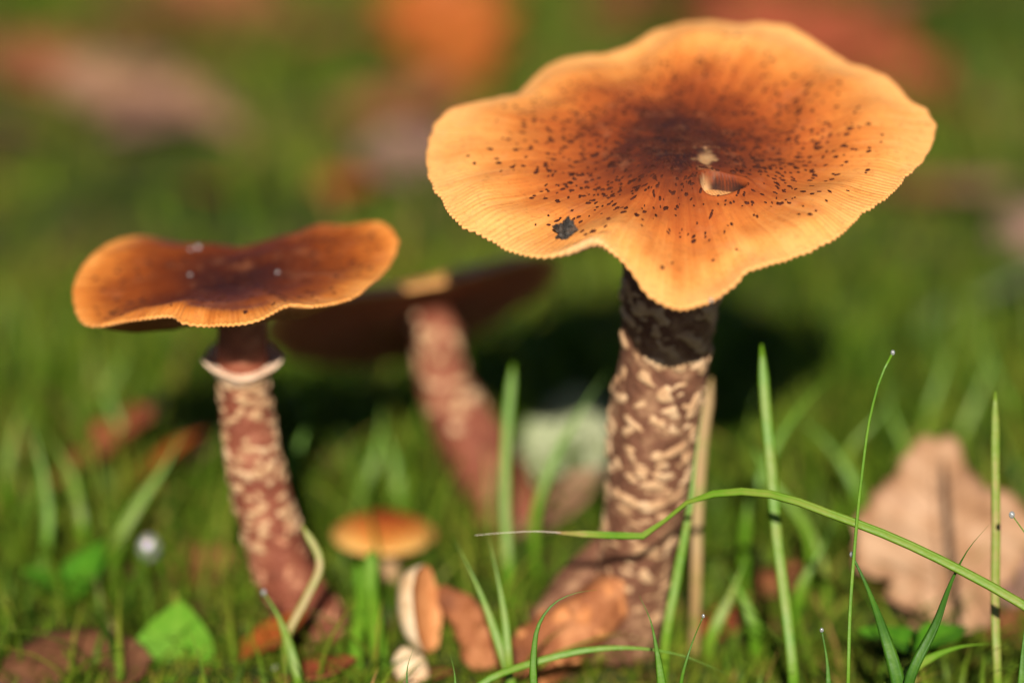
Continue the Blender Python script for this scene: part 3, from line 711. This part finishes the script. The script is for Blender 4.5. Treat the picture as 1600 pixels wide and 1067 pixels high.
# short turf around the mushrooms
x, y = scatter(20000, -9, 12); keep = rng.uniform(0, 1, len(x)) < np.clip(patch(x, y)*1.1, .25, 1); x, y = x[keep], y[keep]
clear = np.ones(len(x), bool)
for P in (base_big, base_left, base_sm, base_pc, base_rear): clear &= np.hypot(x-P[0], (y-P[1])) > .75
sg = ground(275, 1050); clear &= ~((np.abs(x-sg[0]) < .8) & (y < sg[1]+.6))
x, y = x[clear], y[clear]
h = rng.gamma(2.6, .34, len(x))*(1+.5*ss(1, 9, y)); h = np.clip(h, .3, np.where(y < -2.5, 1.3, 3.2))
blade_field('grass', x, y, h, rng.uniform(.05, .14, len(x)), rng.uniform(.2, 1.3, len(x)), np.clip(rng.normal(.52, .20, len(x)), 0, 1), M['grass'], 5, 'short green turf growing around the mushroom stems', 'grass')
# loose longer blades standing out of the turf
x, y = scatter(2600, 0, 18, .2, 4); clear = np.ones(len(x), bool)
for P in (base_big, base_left, base_sm, base_pc, base_rear, lt.location*100, sg): clear &= ~((np.abs(x-P[0]) < 1.6) & (y < P[1]+.9) & (y > P[1]-5))
x, y = x[clear], y[clear]
blade_field('grass', x, y, rng.uniform(1.0, 3.0, len(x))*np.clip(.6+y*.06, .5, 1.2), rng.uniform(.10, .20, len(x)), rng.uniform(.2, .9, len(x)), np.clip(rng.normal(.52, .13, len(x)), 0, 1), M['grass'], 6, 'loose longer grass standing out of the turf between the mushrooms', 'grass')
# taller grass behind
x, y = scatter(30000, 9, 130, .22, 12); keep = rng.uniform(0, 1, len(x)) < np.clip(patch(x, y)*1.25-.05, .05, 1); x, y = x[keep], y[keep]
h = np.clip(rng.gamma(3.0, .46, len(x)), .4, 4.0)
tn = np.clip(rng.normal(.48, .16, len(x))+.24*wav(x, y, 55, .18), 0, .97)
blade_field('grass', x, y, h, rng.uniform(.12, .32, len(x)), rng.uniform(.3, 1.3, len(x)), tn, M['grass'], 5, 'blurred taller grass filling the clearing behind the mushrooms', 'grass')
# moss shoots
x, y = scatter(90000, -9, 26, .21, 4); keep = rng.uniform(0, 1, len(x)) < np.clip(1.15-patch(x, y)*.5, .3, 1); x, y = x[keep], y[keep]
blade_field('moss', x, y, rng.uniform(.18, .7, len(x)), rng.uniform(.04, .10, len(x)), rng.uniform(.3, 1.2, len(x)), np.clip(rng.normal(.38, .2, len(x))+.2*wav(x, y, 57, .8), 0, 1), M['moss'], 3, 'yellow-green moss carpeting the soil between the stems', 'moss')

x, y = scatter(45000, 26, 110, .22, 10)
blade_field('moss', x, y, rng.uniform(.3, .9, len(x)), rng.uniform(.10, .24, len(x)), rng.uniform(.5, 1.6, len(x)), np.clip(rng.normal(.45, .16, len(x))+.42*wav(x, y, 58, .30), 0, 1), M['moss'], 3, 'mottled moss and ground litter of the far clearing', 'moss')
# ------------------------------------------------------------------ single grass blades that stand out
def blade(pts, wpx, tint, label, Dn=None, fold=.25, twist=0.0, root=True, group=None, cat='grass blade', name='grass_blade', wprof=None, mat=None, tiptint=None, tipk=.97):
    """pts: image point + distance from the camera plane; first = root side, last = tip"""
    P = [at(x, y, d) for x, y, d in pts]
    if root:
        g = np.array([P[0][0], P[0][1]+.2, 0.]); g[2] = gz(g[0], g[1])-.15
        if P[0][2] > g[2]+.15: P = [g]+P
    wpx = wpx*(.66 if pts[0][2] > 52.5 else .85)
    n = 26; Q = resample(P, n)[0]; T = np.gradient(Q, axis=0); T /= np.linalg.norm(T, axis=1)[:, None]
    t = np.linspace(0, 1, n); W = wpx*pxcm(np.mean([p[2] for p in pts]))*.5*(wprof(t) if wprof else (.75+.25*np.sin(np.pi*np.clip(t*1.2, 0, 1)))*(1-ss(.45, 1.0, t)*tipk))
    view = Q-CAM; view /= np.linalg.norm(view, axis=1)[:, None]
    S = np.cross(T, view); S /= np.linalg.norm(S, axis=1)[:, None]; Nn = np.cross(S, T)
    tw = twist*(t-.3); S2 = S*np.cos(tw)[:, None]+Nn*np.sin(tw)[:, None]; N2 = np.cross(S2, T)
    rows = []
    for u, zz in ((-1, 0), (-.5, -fold*.55), (0, -fold), (.5, -fold*.55), (1, 0), (.5, -fold*.55+.10), (0, -fold+.14), (-.5, -fold*.55+.10)):
        rows.append(Q+S2*(u*W)[:, None]-N2*(zz*W)[:, None])
    m = len(rows); V = np.stack(rows, 1).reshape(-1, 3); ix = np.arange(n*m).reshape(n, m); jx = np.roll(ix, -1, 1)
    F = [tuple(int(q) for q in f) for f in np.stack([ix[:-1], jx[:-1], jx[1:], ix[1:]], -1).reshape(-1, 4)]+[tuple(int(q) for q in ix[0][::-1]), tuple(int(q) for q in ix[-1])]
    ti = tint+.10*np.sin(t*3)+(0 if tiptint is None else (tiptint-tint)*ss(.94, .98, t))
    cross = np.array([.05, 0, .12, 0, .05, 0, .1, 0])
    o = mk(name, V, F, mat or M['blade'], None, P[0], {'tint': np.clip((ti[:, None]+cross[None]).ravel(), 0, 1)})
    return tag(o, label, cat, group), Q
flat = lambda t: np.minimum(1, (1-t)*9+.25)*(.85+.15*np.sin(t*3))
dew_at = []
def B(*a, dew=None, **k):
    o, Q = blade(*a, tipk=.78 if dew else .97, **k)
    if dew: dew_at.append((Q[-1], dew, 'dew drop on tip of the '+' '.join(a[3].split()[:9]).removesuffix(' at').removesuffix(' the')))
    return o
B([(1760, 1075, 47.0), (1600, 946, 47.0), (1500, 890, 47.1), (1400, 842, 47.2), (1290, 800, 47.4), (1210, 773, 47.6), (1150, 768, 47.8), (1090, 778, 48.0), (1050, 800, 48.2), (1028, 826, 48.3), (1005, 837, 48.3), (950, 836, 48.3), (868, 832, 48.3)], 19, .62,
  'long grass blade arching over the tan leaf and kinked beside the thick stem', wprof=lambda t: np.minimum(1, .35+t*3)*(1-.25*t)*np.minimum(1, (1-t)*30+.3)*(1-.6*np.exp(-((t-.82)/.04)**2)), tiptint=1.0, twist=.4)
B([(1325, 1072, 47.3), (1328, 960, 47.3), (1335, 860, 47.3), (1347, 740, 47.2), (1362, 640, 47.1), (1380, 580, 47.0), (1395, 551, 47.0)], 8, .5, 'thin tall grass blade carrying a dew drop at its curved tip', dew=.04, wprof=lambda t: 1-.45*t)
B([(1405, 1075, 47.6), (1380, 985, 47.6), (1352, 910, 47.5), (1331, 866, 47.5)], 27, .25, 'dark green blade crossing the left edge of the tan leaf', dew=.045)
B([(1425, 1050, 47.4), (1462, 975, 47.4), (1488, 905, 47.3), (1515, 855, 47.2), (1545, 820, 47.2)], 20, .2, 'dark pointed grass blade in front of the tan leaf', twist=.6)
B([(1240, 1075, 49.5), (1228, 950, 49.6), (1214, 840, 49.7), (1204, 720, 49.8), (1195, 620, 49.9), (1190, 538, 50)], 22, .60, 'upright broad grass blade between the thick stem and tan leaf', wprof=flat)
B([(1558, 1080, 48.8), (1555, 960, 48.8), (1556, 820, 48.8), (1555, 700, 48.8), (1555, 612, 48.8)], 17, .74, 'straight pale grass blade standing before the right side of the tan leaf', wprof=flat)
B([(1035, 1080, 46.8), (1027, 1020, 46.8), (1015, 965, 46.8), (999, 930, 46.8)], 22, .38, 'short pointed grass blade in front of the thick stem base')
B([(834, 1080, 46.9), (834, 1020, 46.9), (842, 975, 46.9), (866, 942, 46.9), (900, 926, 46.9), (933, 921, 46.9)], 15, .36, 'short grass blade curling over in front of the stem lobes')
B([(800, 1075, 49.4), (778, 1000, 49.5), (748, 920, 49.6), (708, 838, 49.7)], 19, .60, 'slanting grass blade rising beside the torn mushroom piece')
B([(795, 1040, 49.4), (788, 960, 49.5), (775, 890, 49.6), (760, 825, 49.7)], 17, .58, 'second slanting blade between torn piece and stem lobes')
B([(795, 900, 53.5), (789, 790, 53.6), (791, 690, 53.7), (802, 568, 53.8)], 26, .58, 'broad blurred blade standing before the leaning red stem', wprof=flat)
B([(1040, 1000, 50.0), (1058, 900, 50.0), (1078, 790, 50.0), (1090, 690, 50.1), (1102, 610, 50.2)], 19, .58, 'grass blade rising along the right side of the thick stem')
B([(1088, 900, 52.0), (1090, 800, 52.0), (1098, 690, 52.0), (1112, 590, 52.0)], 21, .97, 'dry straw coloured stalk standing right behind the thick stem', wprof=flat, cat='stalk', name='dry_stalk')
B([(470, 1075, 50.0), (452, 1010, 50.0), (436, 965, 50.0), (412, 925, 50.0)], 20, .64, 'grass blade with dew bent before the slender stem base', dew=.05)
B([(450, 990, 50.2), (478, 935, 50.3), (500, 880, 50.4), (472, 820, 50.5)], 17, .80, 'pale grass stalk crossing the base of the slender stem', wprof=flat)
B([(262, 905, 55.6), (255, 880, 55.5), (246, 862, 55.4), (233, 856, 55.4)], 12, .6, 'bent grass blade with a big bright dew drop left of the slender stem', dew=.22)
B([(1070, 1040, 47.4), (1085, 995, 47.4), (1099, 962, 47.3)], 10, .3, 'thin dew tipped blade just right of the thick stem base', dew=.03)
B([(1295, 1085, 47.6), (1292, 1030, 47.6), (1284, 984, 47.6)], 16, .3, 'short blue-green blade with a dew drop near the tan leaf', dew=.035)
B([(637, 1090, 47.2), (637, 1040, 47.2), (647, 1010, 47.2)], 12, .25, 'tiny dark blade poking up before the torn mushroom piece')
B([(712, 1090, 47.6), (710, 1050, 47.6), (703, 1020, 47.6)], 14, .4, 'tiny green blade poking up right of the torn mushroom piece')
B([(1640, 900, 47.4), (1610, 845, 47.4), (1581, 804, 47.4)], 12, .45, 'leaning thin blade with a large dew drop over the tan leaf', dew=.055)
B([(1595, 1085, 47.4), (1598, 1020, 47.4), (1604, 950, 47.4)], 16, .3, 'dark blade rising under the pale silvery leaf scrap')
B([(740, 1080, 48.4), (850, 1030, 48.6), (950, 1012, 48.6), (1060, 1022, 48.4), (1145, 1056, 48.2)], 14, .52, 'low grass blade lying across before the stem lobes')
B([(1380, 1085, 48.2), (1440, 1035, 48.4), (1500, 1010, 48.6), (1560, 1005, 48.8)], 24, .55, 'low grass blade lying below the tan leaf')
B([(840, 790, 54.5), (880, 690, 54.6), (915, 630, 54.7), (955, 572, 54.8)], 24, .55, 'blurred blade slanting towards the thick stem from the pale leaf')
B([(1170, 800, 54.0), (1210, 700, 54.2), (1265, 620, 54.5), (1320, 570, 54.8)], 26, .50, 'blurred slanting blade in the shade right of the thick stem')
B([(1260, 830, 54.0), (1200, 740, 54.0), (1165, 650, 54.0), (1190, 600, 54.0)], 22, .52, 'blurred blade bending back towards the upright broad blade')
B([(1340, 770, 56.0), (1290, 690, 56.2), (1230, 640, 56.4)], 26, .50, 'blurred blade drooping in the shade beside the tan leaf')
B([(180, 860, 55.0), (215, 790, 55.1), (262, 720, 55.2), (292, 660, 55.3)], 32, .60, 'broad blurred blade slanting up left of the slender stem')
B([(60, 930, 55.0), (75, 820, 55.2), (65, 730, 55.4), (40, 640, 55.5)], 26, .55, 'blurred upright blade beside the dark red leaf')
B([(130, 830, 56), (110, 740, 56.2), (60, 660, 56.5)], 26, .62, 'blurred blade leaning away from the small orange leaf')
B([(225, 1040, 53), (190, 1010, 53), (165, 965, 53.0)], 24, .96, 'dry straw scrap beside the heart-shaped seedling', wprof=flat, cat='straw', name='straw_scrap')
B([(600, 1090, 51), (590, 1000, 51.5), (578, 930, 52), (580, 860, 52.3)], 34, .50, 'broad blurred green blade under the tiny button mushroom', wprof=flat)
B([(560, 1080, 51), (556, 1000, 51.5), (566, 930, 52), (556, 880, 52.3)], 28, .46, 'dark blurred blade between slender stem and tiny button mushroom', wprof=flat)
B([(625, 790, 58), (615, 720, 58), (590, 650, 58)], 34, .55, 'blurred broad blade behind the tiny button mushroom')
B([(565, 780, 58), (590, 700, 58), (600, 620, 58)], 30, .55, 'blurred blade leaning left of the leaning red stem')
B([(440, 760, 57), (470, 690, 57), (492, 610, 57)], 26, .45, 'blurred dark blade in the shade right of the slender stem')
for i, (x0, y0, x1, y1, d) in enumerate([(1420, 720, 1380, 560, 58), (1330, 700, 1410, 590, 57), (1500, 690, 1560, 520, 60), (1580, 640, 1530, 480, 61), (1450, 650, 1490, 500, 60), (1250, 920, 1310, 800, 53), (1180, 990, 1130, 880, 52), (1110, 1000, 1170, 860, 52), (1290, 900, 1240, 770, 54), (10, 760, 50, 600, 58), (200, 700, 160, 560, 60), (150, 640, 210, 520, 62)]):
    B([(x0, y0, d), ((x0+x1)/2+random.uniform(-12, 12), (y0+y1)/2, d), (x1, y1, d)], random.uniform(18, 30), random.uniform(.48, .68), 'blurred green grass blade rising from the turf among the mushrooms', group='blurred loose grass blades')
# hair-thin thread hanging off the kinked blade's withered tip
tb = Tube([at(876, 832, 48.25), at(840, 830, 48.2), (at(790, 832, 48.2)), at(742, 836, 48.2)], [.006, .005, .004, .003], 20, 6, 0); v_, f_ = tb.mesh()
tag(mk('plant_fibre', v_, f_, M['thread'], None, at(876, 832, 48.25)), 'hair-thin pale fibre trailing from the withered tip of the kinked blade', 'fibre')

# ------------------------------------------------------------------ seedlings with round leaves
def seedling(base, leaves, label):
    g = empty('seedling', base, label, 'seedling')
    for (px, py, D, L, Wd, az, tilt, ti) in leaves:
        P = at(px, py, D); tb = Tube([np.asarray(base)+[0, 0, -.2], (np.asarray(base)+P)/2+[0, 0, .1], P], [.035, .03, .025], 14, 8, 0)
        v_, f_ = tb.mesh(); st = mk('stalk', v_, f_, M['sprout'], g, base, {'tint': np.full(len(v_), .6)})
        nt_, nu = 18, 9; t = np.linspace(0, 1, nt_); wdp = np.maximum(Wd*np.sin(np.pi*np.clip(t, 0, 1)**.62)**.8, .005)
        T, Uu = np.meshgrid(t, np.linspace(-1, 1, nu), indexing='ij'); X = Uu*wdp[:, None]; Y = T*L-.15*L*np.abs(Uu)*(1-T)
        Z = .22*np.abs(X)-.18*L*(T-.2)**2+.03*np.sin(T*9)*Uu
        R = np.array(Matrix.Rotation(az, 3, 'Z') @ Matrix.Rotation(tilt, 3, 'X')); V0 = np.stack([X, Y, Z], -1).reshape(-1, 3)
        V = np.concatenate([V0+[0, 0, .01], (V0-[0, 0, .01]).reshape(nt_, nu, 3)[:, ::-1].reshape(-1, 3)]) @ R.T+P
        ix = np.arange(nt_*nu).reshape(nt_, nu); F = np.stack([ix[:-1, :-1], ix[:-1, 1:], ix[1:, 1:], ix[1:, :-1]], -1).reshape(-1, 4); F = np.concatenate([F, F+nt_*nu])
        tt = np.clip(ti+.25*(np.abs(Uu) < .1)+.1*np.cos(T*30-np.abs(Uu)*6), 0, 1)
        mk('leaf', V, F, M['sprout'], g, base, {'tint': np.r_[tt.ravel(), tt[:, ::-1].ravel()]})
seedling(ground(268, 1075), [(272, 1046, 51.8, 1.30, .74, rd_(-4), rd_(58), .75), (255, 1058, 51.4, 1.0, .5, rd_(100), rd_(14), .55), (280, 1058, 51.4, 1.1, .5, rd_(-95), rd_(12), .5)], 'bright green seedling with a heart-shaped leaf beside the slender stem')
seedling(ground(110, 950), [(110, 925, 54.2, 1.35, .42, rd_(-32), rd_(38), .35), (100, 925, 54.2, .9, .36, rd_(75), rd_(30), .3)], 'darker green seedling left of the heart-shaped one')
seedling(ground(1440, 1050), [(1425, 1010, 50.5, 1.0, .45, rd_(70), rd_(15), .4), (1450, 1005, 50.5, .9, .4, rd_(-60), rd_(15), .4)], 'small green seedling growing under the tan leaf')

# ------------------------------------------------------------------ dew on blades and on the moss
for i, (P, r, lb) in enumerate(dew_at):
    lump('dew_drop', P, r, M['dew'], 1, lb, 'dew drop', 3, 0, (.9, .9, 1.15), 'dew on grass tips')
for (px, py, r, lb) in ((73, 998, .10, 'dim dew drop on moss below the darker seedling'), (430, 1042, .05, 'dew drop on moss beside the slender stem base')):
    P = ground(px, py+18); P[2] += .22; lump('dew_drop', P, r, M['dew'], 1, lb, 'dew drop', 3, 0)
